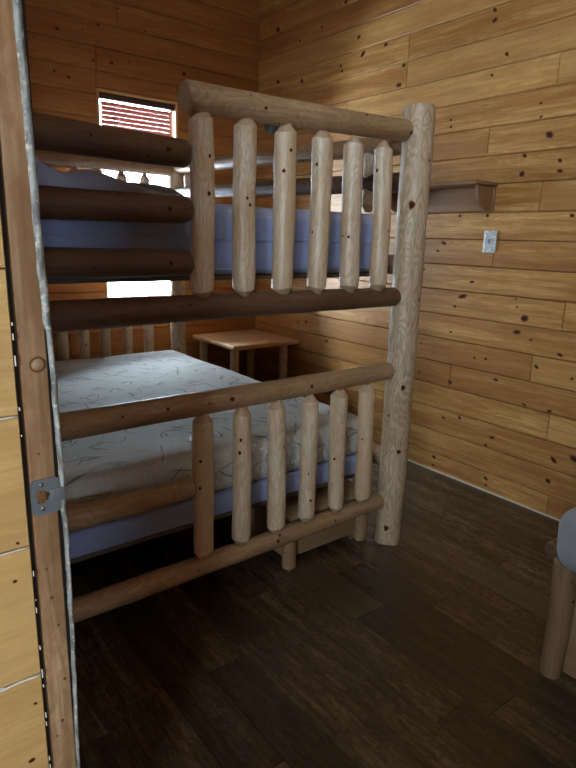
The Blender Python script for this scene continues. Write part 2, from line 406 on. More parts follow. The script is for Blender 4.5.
def board_wall(name, O, U, V, N, ulen, seams, joints, mat, holes=(), knots=(), auto_knots=0, seed=1, ch=.006, t=.02, backing=.10, knot_area=None, bevel_end=.002, tints=None, kmats=('knotring', 'knot')):
    """boards running along U, stacked along V, facing N, on a solid backing; one mesh with local X = U"""
    rnd = random.Random(seed)
    O, U, V, N = Vector(O), Vector(U), Vector(V), Vector(N)
    R = Matrix((U, V, U.cross(V))).transposed(); sgn = 1 if U.cross(V).dot(N) > 0 else -1
    bm = bmesh.new(); lay = bm.loops.layers.color.new('tint')
    def P(u, v, d): return bm.verts.new((u, v, d * sgn))
    def piece(u0, u1, v0, v1, tc):
        e = bevel_end
        a = [P(u0, v0, -t), P(u1, v0, -t), P(u1, v1, -t), P(u0, v1, -t)]
        m = [P(u0, v0, -ch), P(u1, v0, -ch), P(u1, v1, -ch), P(u0, v1, -ch)]
        b = [P(u0 + e, v0 + ch, 0), P(u1 - e, v0 + ch, 0), P(u1 - e, v1 - ch * .4, 0), P(u0 + e, v1 - ch * .4, 0)]
        fs = [bm.faces.new(b)]
        for i in range(4):
            fs.append(bm.faces.new((a[i], a[(i + 1) % 4], m[(i + 1) % 4], m[i])))
            fs.append(bm.faces.new((m[i], m[(i + 1) % 4], b[(i + 1) % 4], b[i])))
        for f in fs:
            for l in f.loops: l[lay] = tc
    g = .0012
    for ci in range(len(seams) - 1):
        v0, v1 = seams[ci] + g, seams[ci + 1] - g
        js = joints.get(ci) if joints and ci in joints else None
        if js is None:
            js = []; u = rnd.uniform(.6, 2.6)
            while u < ulen - .4: js.append(u); u += rnd.uniform(1.6, 3.2)
        cuts = [0] + sorted(js) + [ulen]
        for a, b in zip(cuts, cuts[1:]):
            tc = (rnd.random(), rnd.random(), rnd.random(), 1)
            if tints and (ci, round(a, 2)) in tints: tc = tints[(ci, round(a, 2))]
            segs = [(a + g, b - g, v0, v1)]
            for (h0, h1, w0, w1) in holes:
                ns = []
                for (s0, s1, t0, t1) in segs:
                    if s1 <= h0 or s0 >= h1 or t1 <= w0 or t0 >= w1: ns.append((s0, s1, t0, t1)); continue
                    if s0 < h0: ns.append((s0, h0, t0, t1))
                    if s1 > h1: ns.append((h1, s1, t0, t1))
                    m0, m1 = max(s0, h0), min(s1, h1)
                    if t0 < w0: ns.append((m0, m1, t0, w0))
                    if t1 > w1: ns.append((m0, m1, w1, t1))
                segs = ns
            for s in segs:
                if s[1] - s[0] > .02 and s[3] - s[2] > .012: piece(*s, tc)
    # backing
    vb, vt = seams[0], seams[-1]
    slabs = [(0, ulen, vb, vt)]
    for (h0, h1, w0, w1) in holes:
        ns = []
        for (s0, s1, t0, t1) in slabs:
            if s1 <= h0 or s0 >= h1 or t1 <= w0 or t0 >= w1: ns.append((s0, s1, t0, t1)); continue
            if s0 < h0: ns.append((s0, h0, t0, t1))
            if s1 > h1: ns.append((h1, s1, t0, t1))
            m0, m1 = max(s0, h0), min(s1, h1)
            if t0 < w0: ns.append((m0, m1, t0, w0))
            if t1 > w1: ns.append((m0, m1, w1, t1))
        slabs = ns
    for (s0, s1, t0, t1) in slabs:
        vs = [P(u, v, d) for d in (-t + .001, -t - backing) for (u, v) in ((s0, t0), (s1, t0), (s1, t1), (s0, t1))]
        for idx in ((0, 1, 2, 3), (7, 6, 5, 4), (0, 4, 5, 1), (1, 5, 6, 2), (2, 6, 7, 3), (3, 7, 4, 0)):
            f = bm.faces.new([vs[i] for i in idx]); f.material_index = 1
            for l in f.loops: l[lay] = (.5, .5, .5, 1)
    ks = list(knots)
    if auto_knots:
        a0, a1, b0, b1 = knot_area or (0, ulen, vb, vt)
        for _ in range(auto_knots):
            u, v = rnd.uniform(a0, a1), rnd.uniform(b0, b1)
            if any(h0 - .03 < u < h1 + .03 and w0 - .03 < v < w1 + .03 for (h0, h1, w0, w1) in holes): continue
            ks.append((u, v, rnd.choice((.007, .009, .011, .014, .018))))
    for (u, v, kr) in ks:
        for s in seams:
            if abs(v - s) < kr * .8 + ch: v = s + (kr * .8 + ch + .001) * (1 if v >= s else -1)
        if not (kr < u < ulen - kr): continue
        rot = rnd.uniform(-.5, .5); el = rnd.uniform(.75, 1.15)
        rings = ((1.0, .0006, 2), (.62, .0010, 3)) if kr > .008 else ((1.0, .0006, 2), (.7, .0010, 3))
        for (sc, lift, mi) in rings:
            n = 14; vs = []
            for k in range(n):
                an = 2 * PI * k / n; ju = 1 + .15 * math.sin(2 * an + kr * 999) + .08 * math.sin(5 * an)
                x, y = math.cos(an) * kr * sc * ju * 1.1, math.sin(an) * kr * sc * ju * el * .8
                vs.append(P(u + x * math.cos(rot) - y * math.sin(rot), v + x * math.sin(rot) + y * math.cos(rot), lift))
            f = bm.faces.new(vs); f.material_index = mi
            for l in f.loops: l[lay] = (.5, .5, .5, 1)
    bmesh.ops.recalc_face_normals(bm, faces=bm.faces)
    # flat discs and boards face the room
    for f in bm.faces:
        if f.material_index in (2, 3) and f.normal.z * sgn < 0: f.normal_flip()
    o = finish(bm, name, [mat, 'groove', *kmats], None, O, R.to_quaternion(), smooth=False)
    return props(o, kind='structure')

SEAM = [-.032] + [round(-.032 + .1502 * i, 4) for i in range(1, 26)]   # board seams, about 15 cm apart
SEAM[0] = 0.0
TOP = SEAM[-1]
XR, YF, XD = 2.978, 4.305, 0.272

# ------------------------------------------------------------------ the setting
KN = [(4.049, 2.99, 0.0307), (3.287, 2.974, 0.0201), (3.772, 2.861, 0.0148), (3.527, 2.897, 0.0141), (3.145, 2.75, 0.0198), (2.895, 2.661, 0.019), (3.309, 2.607, 0.0138), (3.296, 2.573, 0.0138), (3.098, 2.639, 0.0264), (3.734, 2.585, 0.0223), (4.034, 2.629, 0.0234), (2.731, 2.515, 0.0185), (2.761, 2.396, 0.025), (2.112, 2.652, 0.0159), (2.106, 2.603, 0.0186), (2.011, 2.421, 0.0158), (2.09, 2.334, 0.0108), (1.783, 2.15, 0.0102), (1.773, 2.083, 0.0102), (2.336, 2.14, 0.0116), (2.332, 2.102, 0.0116), (1.714, 1.993, 0.0303), (1.641, 1.864, 0.015), (1.634, 1.814, 0.0176), (1.842, 1.813, 0.0212), (1.839, 1.917, 0.0157), (2.21, 1.603, 0.0147), (2.024, 1.603, 0.014), (1.54, 1.598, 0.015), (2.307, 1.446, 0.0242), (2.347, 1.399, 0.0153), (2.443, 1.279, 0.0126), (2.082, 1.23, 0.0175), (2.137, 1.141, 0.0328), (2.184, 1.076, 0.0151), (1.789, 1.159, 0.0082), (1.777, 1.117, 0.0082), (1.724, 1.06, 0.03), (1.759, 0.98, 0.0249), (1.672, 0.949, 0.0109), (2.196, 0.919, 0.0123), (2.418, 0.815, 0.0129), (2.01, 0.789, 0.0119), (1.934, 0.797, 0.0117), (1.5, 0.896, 0.0183), (1.62, 0.81, 0.0163), (1.42, 0.785, 0.0129), (2.41, 0.625, 0.0131), (2.166, 0.609, 0.0186), (1.855, 0.689, 0.0173), (1.662, 0.584, 0.0167), (1.515, 0.577, 0.0161), (2.188, 0.371, 0.0159), (2.071, 0.407, 0.0154), (1.835, 0.342, 0.0177), (1.87, 0.274, 0.0149), (1.453, 0.326, 0.0243), (1.347, 0.368, 0.0262), (1.467, 0.2, 0.0219), (2.233, 0.092, 0.0196), (2.235, 0.035, 0.0131), (1.844, 0.08, 0.018), (1.837, 0.04, 0.012), (3.587, 0.802, 0.02), (3.689, 0.789, 0.0203), (3.332, 0.688, 0.0193), (3.548, 0.981, 0.0236), (2.448, 1.758, 0.0122)]
YN = -1.5      # near wall of the bedroom
# right wall: u runs along +Y from the near wall
def U(y): return y - YN
def course(z): return max(i for i in range(len(SEAM)) if SEAM[i] <= z)
J = {}
for (y, z) in [(2.07, 1.99), (1.72, 1.69), (1.96, 1.4), (1.51, 1.1), (1.65, .80), (2.17, .65), (1.45, .06), (1.51, .5), (2.70, 2.44), (1.71, 2.29), (3.23, 2.32), (2.70, 2.60)]:
    J.setdefault(course(z), []).append(U(y))
for c in range(len(SEAM) - 1): J.setdefault(c, [])
for c in [k for k in J if J[k]]: J[c] = [u for u in (J[c][0] - 2.2,) if u > .3] + J[c]
tn = {(course(2.44), round(U(2.70) - 2.2, 2)): (.95, .95, .3, 1), (course(1.99), round(U(2.07), 2)): (.8, .1, .6, 1)}
board_wall('wall_right', (XR, YN, 0), (0, 1, 0), (0, 0, 1), (-1, 0, 0), YF - YN, SEAM, J, 'pine', knots=[(U(y), z, r * .8) for y, z, r in KN], seed=5, tints=tn)
props(bpy.data.objects['wall_right'], 'right bedroom wall of horizontal knotty pine boards')
# far wall with the window opening
WX0, WX1, WZ0, WZ1 = 1.625, 2.245, .945, 2.415
U0 = XD - .15
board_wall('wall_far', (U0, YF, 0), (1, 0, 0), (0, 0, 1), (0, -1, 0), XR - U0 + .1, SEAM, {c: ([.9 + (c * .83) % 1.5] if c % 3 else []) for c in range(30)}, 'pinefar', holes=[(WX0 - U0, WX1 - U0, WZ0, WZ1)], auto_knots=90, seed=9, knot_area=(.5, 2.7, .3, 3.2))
# wall with the doorway: bedroom side
DY0, DY1, DZ = -.06, 1.03, 2.08
board_wall('wall_left', (XD, YN, 0), (0, 1, 0), (0, 0, 1), (1, 0, 0), YF - YN, SEAM, None, 'pine', holes=[(U(DY0), U(DY1), -.1, DZ), (U(.0), U(.68), 2.87, 3.33)], auto_knots=60, seed=11, backing=.05)  # upper hole: invented high window, only there to let light in
board_wall('wall_near', (XD, YN, 0), (1, 0, 0), (0, 0, 1), (0, 1, 0), XR - XD, SEAM, None, 'pine', auto_knots=40, seed=12)
# hall side
HX, HY = -1.62, -3.0
yb = [0.0, .145, .400, .656, .916, 1.153, 1.392, 1.63, 1.87, 2.11, 2.35, 2.6]
yb2 = [0, .25, .5, .75, 1.0, 1.25, 1.5, 1.75, 2.0, 2.25, 2.6]
wh = board_wall('wall_hall_end', (HX, .992, 0), (1, 0, 0), (0, 0, 1), (0, -1, 0), .221 - HX, yb, {i: [] for i in range(11)}, 'yellow', auto_knots=0, knots=[(.19 - HX, .86, .004), (.13 - HX, .75, .005), (.205 - HX, .60, .004), (.20 - HX, .93, .003), (.16 - HX, 1.02, .003), (.19 - HX, .48, .006), (.1 - HX, 1.1, .004)], seed=3, ch=.004, backing=.08)
wh['label'] = 'yellow varnished board wall left of the door jamb'
board_wall('wall_hall_side', (XD - .20, HY, 0), (0, 1, 0), (0, 0, 1), (-1, 0, 0), DY0 - HY, yb2, None, 'yellow', seed=4, backing=.08)
board_wall('wall_hall_added_opening', (HX, HY, 0), (0, 1, 0), (0, 0, 1), (1, 0, 0), 1.0 - HY, yb2, None, 'yellow', holes=[(-1.15 - HY, -.45 - HY, 1.15, 1.90)], seed=6)  # the hole is an added, unseen light opening
board_wall('wall_hall_near', (HX, HY, 0), (1, 0, 0), (0, 0, 1), (0, 1, 0), XD - .2 - HX, yb2, None, 'yellow', holes=[(-1.1 - HX, -.5 - HX, 1.2, 1.80)], seed=8)  # opening made up to throw light on the bed's left end

def slab(name, c0, c1, mat, kind='structure', label=None):
    bm = bmesh.new(); bmesh.ops.create_cube(bm, size=1)
    c0, c1 = Vector(c0), Vector(c1)
    for v in bm.verts: v.co = Vector([(c1[i] - c0[i]) * v.co[i] for i in range(3)])
    return props(finish(bm, name, mat, None, (c0 + c1) / 2, smooth=False), label, kind=kind)
slab('ceiling', (XD - .15, YN - .1, TOP), (XR + .1, YF + .1, TOP + .08), 'ceiling')
slab('ceiling_hall', (HX - .1, HY - .1, 2.6), (XD - .06, 1.1, 2.68), 'ceiling')
# door frame: header, latch jamb, hinge jamb
# floor of laminate planks along Y
def floor():
    rnd = random.Random(21); bm = bmesh.new(); lay = bm.loops.layers.color.new('tint')
    x = XD - .02; Wd = .155
    def plk(a, b, y0, y1, ds, kn=0):
        g = .0006; c = .0012
        tc = (rnd.random() ** 1.3, rnd.random(), rnd.random(), 1)
        bot = [bm.verts.new((q[1], -q[0], -.012)) for q in ((a + g, y0 + g), (b - g, y0 + g), (b - g, y1 - g), (a + g, y1 - g))]
        mid_ = [bm.verts.new((q[1], -q[0], -c)) for q in ((a + g, y0 + g), (b - g, y0 + g), (b - g, y1 - g), (a + g, y1 - g))]
        tp = [bm.verts.new((q[1], -q[0], 0)) for q in ((a + g + c, y0 + g + c), (b - g - c, y0 + g + c), (b - g - c, y1 - g - c), (a + g + c, y1 - g - c))]
        fs = [bm.faces.new(tp)]
        for i in range(4):
            fs.append(bm.faces.new((bot[i], bot[(i + 1) % 4], mid_[(i + 1) % 4], mid_[i]))); fs.append(bm.faces.new((mid_[i], mid_[(i + 1) % 4], tp[(i + 1) % 4], tp[i])))
        for f in fs:
            for l in f.loops: l[lay] = tc
    x = HX
    while x < XR:
        y = HY - rnd.uniform(0, 1.2)
        while y < YF:
            ln = rnd.choice((1.2, 1.2, .9, .6)); plk(x, min(x + Wd, XR + .02), max(y, HY), min(y + ln, YF + .02), 0) if y + ln > HY else None
            y += ln
        x += Wd
    bmesh.ops.recalc_face_normals(bm, faces=bm.faces)
    vs = [bm.verts.new((q[1], -q[0], z)) for z in (-.010, -.08) for q in ((HX - .1, HY - .1), (XR + .1, HY - .1), (XR + .1, YF + .1), (HX - .1, YF + .1))]
    for idx in ((0, 1, 2, 3), (7, 6, 5, 4), (0, 4, 5, 1), (1, 5, 6, 2), (2, 6, 7, 3), (3, 7, 4, 0)):
        f = bm.faces.new([vs[i] for i in idx]); f.material_index = 1
        for l in f.loops: l[lay] = (.5, .5, .5, 1)
    o = finish(bm, 'floor', ['floor', 'groove'], None, (0, 0, 0), Quaternion((0, 0, 1), PI / 2), smooth=False)
    props(o, 'dark brown laminate plank floor', kind='structure')
floor()
board('trim_1', (XR - .014, .0 + YN, .0), (XR - .0005, YF - .001, .010), 'trim', r=.004, grain='y')['kind'] = 'structure'

# window
def window():
    root = thing('window_1', 'window in the far wall behind the bunk bed', 'window', ((WX0 + WX1) / 2, YF, WZ0)); del root['category']; root['kind'] = 'structure'
    bm = bmesh.new()
    y0, y1 = YF - .004, YF + .10
    f = .012
    soft_box_bm((WX0, y0, WZ0), (WX0 + .018, y1, WZ1), .003, (1, 1, 1), None, bm)
    soft_box_bm((WX1 - .018, y0, WZ0), (WX1, y1, WZ1), .003, (1, 1, 1), None, bm)
    soft_box_bm((WX0 + .018, y0, WZ1 - .018), (WX1 - .018, y1, WZ1), .003, (1, 1, 1), None, bm)
    soft_box_bm((WX0 + .018, y0, WZ0), (WX1 - .018, y1, WZ0 + .018), .003, (1, 1, 1), None, bm)
    bmesh.ops.translate(bm, verts=bm.verts, vec=-root.location)
    finish(bm, 'window_frame', 'top', root, root.location)
    bm = bmesh.new(); a, b = WX0 + .018, WX1 - .018
    for (p, q) in (((a, WZ0 + .018), (a + f, WZ1 - .018)), ((b - f, WZ0 + .018), (b, WZ1 - .018)), ((a + f, WZ1 - .018 - f), (b - f, WZ1 - .018)), ((a + f, WZ0 + .018), (b - f, WZ0 + .018 + f)), ((a + f, 1.62), (b - f, 1.66))):
        soft_box_bm((p[0], YF + .06, p[1]), (q[0], YF + .085, q[1]), .004, (1, 1, 1), None, bm)
    bmesh.ops.translate(bm, verts=bm.verts, vec=-root.location)
    finish(bm, 'window_sash', 'white', root, root.location)
    bm = bmesh.new(); soft_box_bm((a + f, YF + .070, WZ0 + .04), (b - f, YF + .074, WZ1 - .04), .001, (1, 1, 1), None, bm)
    bmesh.ops.translate(bm, verts=bm.verts, vec=-root.location)
    finish(bm, 'window_pane', 'glass', root, root.location)
window()

def blind():
    cx = (WX0 + WX1) / 2; a, b = WX0 + .046, WX1 - .034
    root = thing('window_blind', 'red-brown slatted venetian blind half drawn in the window behind the top bunk', 'window blind', (cx, YF + .03, WZ1 - .02))
    board('headrail', (WX0 + .020, YF + .004, WZ1 - .062), (WX1 - .020, YF + .050, WZ1 - .022), 'blindrail', root, .004)
    z = WZ1 - .085; i = 0; sh = None
    while z > 2.03:
        if sh is None:
            bm = bmesh.new(); n = 8; hw = .0140; tilt = math.radians(-70)
            pr = []
            for k in range(n + 1):
                s = -1 + 2 * k / n; yy = hw * s; zz = .0022 * (1 - s * s)
                pr.append((yy * math.cos(tilt) - zz * math.sin(tilt), yy * math.sin(tilt) + zz * math.cos(tilt)))
            L = b - a
            A = [bm.verts.new((-L / 2, p[0], p[1])) for p in pr]; B = [bm.verts.new((L / 2, p[0], p[1])) for p in pr]
            A2 = [bm.verts.new((-L / 2, p[0] + .0008, p[1] - .0014)) for p in pr]; B2 = [bm.verts.new((L / 2, p[0] + .0008, p[1] - .0014)) for p in pr]
            for k in range(n):
                bm.faces.new((A[k], B[k], B[k + 1], A[k + 1])); bm.faces.new((A2[k + 1], B2[k + 1], B2[k], A2[k]))
                bm.faces.new((A[k], A[k + 1], A2[k + 1], A2[k])); bm.faces.new((B[k + 1], B[k], B2[k], B2[k + 1]))
            bm.faces.new((A[0], A2[0], B2[0], B[0])); bm.faces.new((A[n], B[n], B2[n], A2[n]))
            o = finish(bm, 'blind_slat', 'blind', root, (cx, YF + .03, z)); sh = o.data
        else: link('blind_slat', sh, root, (cx, YF + .03, z))
        z -= .0300; i += 1
    board('bottom_rail', (a, YF + .018, z - .008), (b, YF + .042, z + .012), 'blind', root, .004)
    for x in (a + .12, b - .13):
        bm = bmesh.new(); tube(bm, [(0, 0, 0), (0, 0, z - WZ1 + .06)], .0022, 6)
        finish(bm, 'ladder_cord', 'cord', root, (x, YF + .0145, WZ1 - .062))
    bm = bmesh.new(); tube(bm, [(0, 0, 0), (0, 0, z - WZ1 + .02)], .003, 6)
    finish(bm, 'pull_cord', 'blindrail', root, (a + .08, YF + .010, WZ1 - .06))
blind()

# door frame in the left foreground
def door():
    root = thing('door_1', 'raw wood door jamb of the bedroom doorway', 'door frame', (XD - .02, 1.0, 0)); del root['category']; root['kind'] = 'structure'
    # latch jamb with slightly wavy arrises
    rnd = random.Random(2)
    j = board('jamb_post', (.2295, 1.0, 0), (.2725, 1.06, DZ + .03), 'jamb', root, .003, 'z', (30, 1, 1))
    # back fill of the wall end behind the jamb and yellow boards
    board('wall_end', (.10, 1.012, 0), (.2290, 1.07, 2.6), 'groove', root, .002, 'z', (4, 1, 1))
    # ragged edge strip on the bedroom side
    bm = bmesh.new(); zz = 0; P_ = []
    tab = [(0, .276), (.4, .2785), (.6, .284), (.8, .2865), (1.0, .2880), (1.2, .2855), (1.42, .2795), (1.6, .2765), (1.77, .2735), (2.1, .272)]
    def edge(z):
        for (a, b), (c, d) in zip(tab, tab[1:]):
            if a <= z <= c: return b + (d - b) * (z - a) / (c - a)
        return tab[-1][1]
    n = 150; rows = []
    for i in range(n + 1):
        z = DZ * i / n
        rag = noise.noise(Vector((z * 16, .3, 0))) * .0016 + noise.noise(Vector((z * 55, 2.3, 0))) * .0012
        wd = .0125 if z > 1.3 else (.008 if z > .95 else .006)
        x1 = edge(z) + rag; x0 = x1 - wd + noise.noise(Vector((z * 20, 7, 0))) * .0012
        x0 = min(x0, x1 - .003)
        y = .9965 + noise.noise(Vector((z * 30, 4, 0))) * .0012
        rows.append([bm.verts.new(v) for v in ((x0, y + .002, z), ((x0 + x1) / 2, y, z), (x1, y + .003, z), (x1 + .0006, 1.030, z), (x0, 1.030, z))])
    for A, B in zip(rows, rows[1:]):
        for k in range(5): bm.faces.new((A[k], A[(k + 1) % 5], B[(k + 1) % 5], B[k]))
    bm.faces.new(rows[0][::-1]); bm.faces.new(rows[-1])
    bmesh.ops.recalc_face_normals(bm, faces=bm.faces)
    o = finish(bm, 'edge_strip', 'teal', root, (0, 0, 0)); o['label'] = 'ragged chipped grey-green paint edge'
    # dark gap filler between jamb and strip
    board('gap_shadow_batten', (.2700, 1.008, 0), (.2800, 1.05, DZ), 'groove', root, .001, 'z', (2, 1, 1))
    # knots in the jamb
    bm = bmesh.new()
    for (x, z, r, big) in ((.2565, 1.235, .0105, 1), (.250, .80, .003, 0), (.258, .74, .0025, 0), (.245, .86, .002, 0), (.262, .62, .003, 0), (.252, .53, .003, 0), (.240, .50, .002, 0), (.247, 1.08, .002, 0)):
        if big: cyl(bm, (x, .9992, z), (0, -1, 0), r * 1.28, .0006, 20, 0, r * 1.2); cyl(bm, (x, .9985, z), (0, -1, 0), r, .0016, 20, 1, r * .9)
        else: cyl(bm, (x, .9995, z), (0, -1, 0), r, .0006, 10, 0)
    bmesh.ops.recalc_face_normals(bm, faces=bm.faces)
    o = finish(bm, 'jamb_knots', ['knotring', 'panel'], root, (0, 0, 0)); o['label'] = 'round plugged knot and small dark pin knots'
    # strike plate with a splintered latch hole
    bm = bmesh.new(); x0, x1, z0, z1 = .2285, .2775, .967, 1.0335; yy = .9975; th = .0022
    hx, hz = .2475, 1.001; n = 40; out = []; inn = []
    for k in range(n):
        a = 2 * PI * k / n; c, s = math.cos(a), math.sin(a)
        e = 7; r_ = (abs(c) ** e + abs(s) ** e) ** (-1 / e)
        px, pz = (x0 + x1) / 2 + c * r_ * (x1 - x0) / 2, (z0 + z1) / 2 + s * r_ * (z1 - z0) / 2
        out.append((px, pz)); rh = .0115 * (1 + .18 * math.sin(3 * a + 1) + .1 * math.sin(7 * a)); inn.append((hx + c * rh * .95, hz + s * rh * 1.15))
    Fo = [bm.verts.new((p[0], yy, p[1])) for p in out]; Fi = [bm.verts.new((p[0], yy, p[1])) for p in inn]
    Bo = [bm.verts.new((p[0], yy + th, p[1])) for p in out]; Bi = [bm.verts.new((p[0], yy + th + .002, p[1])) for p in inn]
    for k in range(n):
        l = (k + 1) % n
        bm.faces.new((Fo[k], Fo[l], Fi[l], Fi[k])); bm.faces.new((Bo[l], Bo[k], Bi[k], Bi[l])); bm.faces.new((Fo[l], Fo[k], Bo[k], Bo[l])); bm.faces.new((Fi[k], Fi[l], Bi[l], Bi[k]))
    bmesh.ops.recalc_face_normals(bm, faces=bm.faces)
    # lip bending round the arris
    soft_box_bm((.2600, .9950, .988), (.2860, .9985, 1.012), .001, (2, 1, 2), None, bm)
    pl = finish(bm, 'strike_plate', 'metal', root, (0, 0, 0), angle=.6); pl['label'] = 'worn grey metal strike plate'
    bm = bmesh.new(); cyl(bm, (hx, .9988, hz), (0, -1, 0), .0128, .0004, 20, 0)
    for k in range(7):
        a = k * 1.1; soft_box_bm((hx + math.cos(a) * .006 - .0015, .9978, hz + math.sin(a) * .008 - .005), (hx + math.cos(a) * .006 + .0015, .9988, hz + math.sin(a) * .008 + .004), .0004, (1, 1, 1), None, bm)
    finish(bm, 'latch_hole', 'hole', pl, (0, 0, 0))
    for (sx, sz) in ((.2470, 1.0235), (.2470, .9790)):
        bm = bmesh.new(); cyl(bm, (sx, .9976, sz), (0, -1, 0), .0045, .0012, 18, 0, .0036)
        soft_box_bm((sx - .0035, .9961, sz - .0005), (sx + .0035, .9965, sz + .0005), .0001, (1, 1, 1), None, bm); soft_box_bm((sx - .0005, .9961, sz - .0035), (sx + .0005, .9965, sz + .0035), .0001, (1, 1, 1), None, bm)
        finish(bm, 'screw', 'screw', pl, (0, 0, 0))
    # hinge-side jamb and header
    board('hinge_jamb', (XD - .195, DY0 - .03, 0), (XD + .005, DY0 + .005, DZ), 'jamb', root, .004, 'z')
    board('header', (XD - .195, DY0 - .03, DZ), (XD + .005, 1.06, DZ + .07), 'jamb', root, .004, 'y')
    # white caulk cracks along seams of the yellow boards
    for z in (1.153, .916, .656, .400):
        bm = bmesh.new(); pts = []
        for i in range(26):
            x = -.10 + .318 * i / 25; pts.append((x, .9915, z + .002 * noise.noise(Vector((x * 30, z * 9, 0))) + .001))
        tube(bm, pts, .0016 if z != .656 else .0022, 6)
        if z == .656:
            pts = [(.10 + .03 * i / 6, .9912, z + .002 + .006 * math.sin(PI * i / 12)) for i in range(13)]; tube(bm, pts, .0013, 6)
        finish(bm, 'caulk_line', 'caulk', root, (0, 0, 0))
    bm = bmesh.new()
    for i in range(60):
        z = .35 + 1.05 * i / 60 + random.Random(i).uniform(-.01, .01); 
        if random.Random(i + 99).random() < .78: continue
        h = random.Random(i + 5).uniform(.002, .018)
        soft_box_bm((.2203, .990, z), (.2215 + random.Random(i + 7).uniform(0, .0012), .9945, z + h), .0008, (1, 1, 1), None, bm)
    finish(bm, 'caulk_crumbs', 'caulk', root, (0, 0, 0))
door()

# ------------------------------------------------------------------ bunk bed
YB, YH = 1.77, 3.95
XL, XP = .36, 2.05
bed = thing('bunk_bed', 'peeled log bunk bed with six-slat ends and a built-in rung ladder', 'bunk bed', (1.2, 2.86, 0))
FACE = (-.72, -.69, .05)
log('corner_post', (XP - .004, YB, 0), (XP + .020, YB, 1.995), .064, .067, 'post', bed, 1, ('cut', 'cut'), auto=0,
    knots=[(.095, -.12, .012), (.49, .35, .011), (.80, .30, .011), (1.60, -.05, .014), (.66, -.6, .005), (1.20, 1.1, .007), (1.78, .9, .006)], face=(-.76, -.64, 0), wob=.06, bend=.006, nt=40)
log('corner_post', (XL, YB, 0), (XL, YB, 1.99), .056, .058, 'post', bed, 2, ('cut', 'cut'), auto=6)
log('corner_post', (XP - .015, YH, 0), (XP - .015, YH, 2.0), .056, .056, 'post', bed, 3, ('cut', 'cut'), auto=6)
log('corner_post', (XL, YH, 0), (XL, YH, 2.0), .056, .056, 'post', bed, 4, ('cut', 'cut'), auto=6)
# foot end, rails across the bed
R1 = log('top_rail', (.945, YB, 1.868), (XP - .03, YB + .018, 1.899), .048, .042, 'raillog', bed, 5, ('round', 'cut'), auto=5, knots=[(1.03, .2, .008)], wob=.04, face=(-.3, -.9, -.1))
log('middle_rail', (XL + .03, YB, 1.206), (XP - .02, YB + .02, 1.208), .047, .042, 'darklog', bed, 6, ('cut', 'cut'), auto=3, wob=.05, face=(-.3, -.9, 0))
log('lower_rail', (XL + .03, YB, .868), (XP - .02, YB + .02, .868), .045, .040, 'raillog', bed, 7, ('cut', 'cut'), auto=4, knots=[(.72, 0, .009), (1.1, .1, .008)], wob=.06, face=(-.3, -.9, .2))
log('bottom_rail', (XL + .03, YB, .223), (XP - .02, YB + .02, .222), .040, .039, 'raillog', bed, 8, ('cut', 'cut'), auto=4, knots=[(.95, .1, .008)], wob=.06, face=(-.3, -.9, .3))
# upper and lower slats
ux = [1.003, 1.170, 1.339, 1.510, 1.678, 1.842]
uxb = [1.002, 1.173, 1.346, 1.515, 1.690, 1.858]
ur = [.0385, .0385, .0385, .0385, .039, .037]
for i in range(6):
    log('foot_slat', (uxb[i], YB - .002, 1.268), (ux[i], YB - .002, 1.806), ur[i] + .0015, ur[i] + .001, 'log', bed, 20 + i, ('cone', 'cone'), auto=2, wob=.08, bend=.004, face=FACE)
lx = [1.006, 1.178, 1.333, 1.507, 1.668, 1.838]
lxb = [1.002, 1.171, 1.344, 1.506, 1.676, 1.846]
for i in range(6):
    log('foot_slat', (lxb[i], YB - .002, .289), (lx[i], YB - .002, .800), [.039, .038, .039, .037, .036, .038][i], [.038, .036, .037, .036, .037, .036][i], 'log', bed, 30 + i, ('cone', 'cone'), auto=2, wob=.08, bend=.004, face=FACE)
# rungs of the ladder end, from the hidden left post to the first slats
for i, (z, r0, r1) in enumerate(((1.708, .047, .043), (1.528, .047, .043), (1.362, .044, .044))):
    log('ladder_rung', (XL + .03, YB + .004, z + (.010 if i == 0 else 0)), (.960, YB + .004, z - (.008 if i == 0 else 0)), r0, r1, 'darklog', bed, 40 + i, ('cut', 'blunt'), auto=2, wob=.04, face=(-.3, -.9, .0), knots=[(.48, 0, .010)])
log('ladder_rung', (XL + .03, YB + .004, .556), (.960, YB + .004, .556), .043, .040, 'raillog', bed, 44, ('cut', 'blunt'), auto=1, wob=.04, face=(-.3, -.9, .2))
# side rails and guard rails along the bed
log('guard_rail', (XP, YB + .03, 1.857), (XP - .015, YH - .03, 1.905), .043, .040, 'raillog', bed, 50, ('cut', 'cut'), auto=5, wob=.04, face=(-1, -.2, 0))
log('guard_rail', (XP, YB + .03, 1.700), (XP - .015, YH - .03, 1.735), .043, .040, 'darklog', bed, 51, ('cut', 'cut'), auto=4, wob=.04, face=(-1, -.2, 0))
log('guard_slat', (XP, YB + .27, 1.61), (XP, YB + .27, 1.84), .034, .034, 'log', bed, 52, ('cone', 'cone'), auto=1)
log('guard_slat', (XP, YH - .16, 1.62), (XP, YH - .16, 1.84), .032, .032, 'log', bed, 53, ('cone', 'cone'), auto=1)
log('side_rail', (XP, YB + .03, 1.345), (XP - .015, YH - .03, 1.345), .044, .042, 'raillog', bed, 54, ('cut', 'cut'), auto=3, face=(-1, -.2, 0))
log('side_rail', (XL, YB + .03, 1.345), (XL, YH - .03, 1.345), .044, .042, 'raillog', bed, 55, ('cut', 'cut'), auto=3)
log('side_rail', (XP, YB + .03, .42), (XP - .015, YH - .03, .42), .044, .042, 'raillog', bed, 56, ('cut', 'cut'), auto=3, face=(-1, -.2, 0))
log('side_rail', (XL, YB + .03, .42), (XL, YH - .03, .42), .044, .042, 'raillog', bed, 57, ('cut', 'cut'), auto=3)
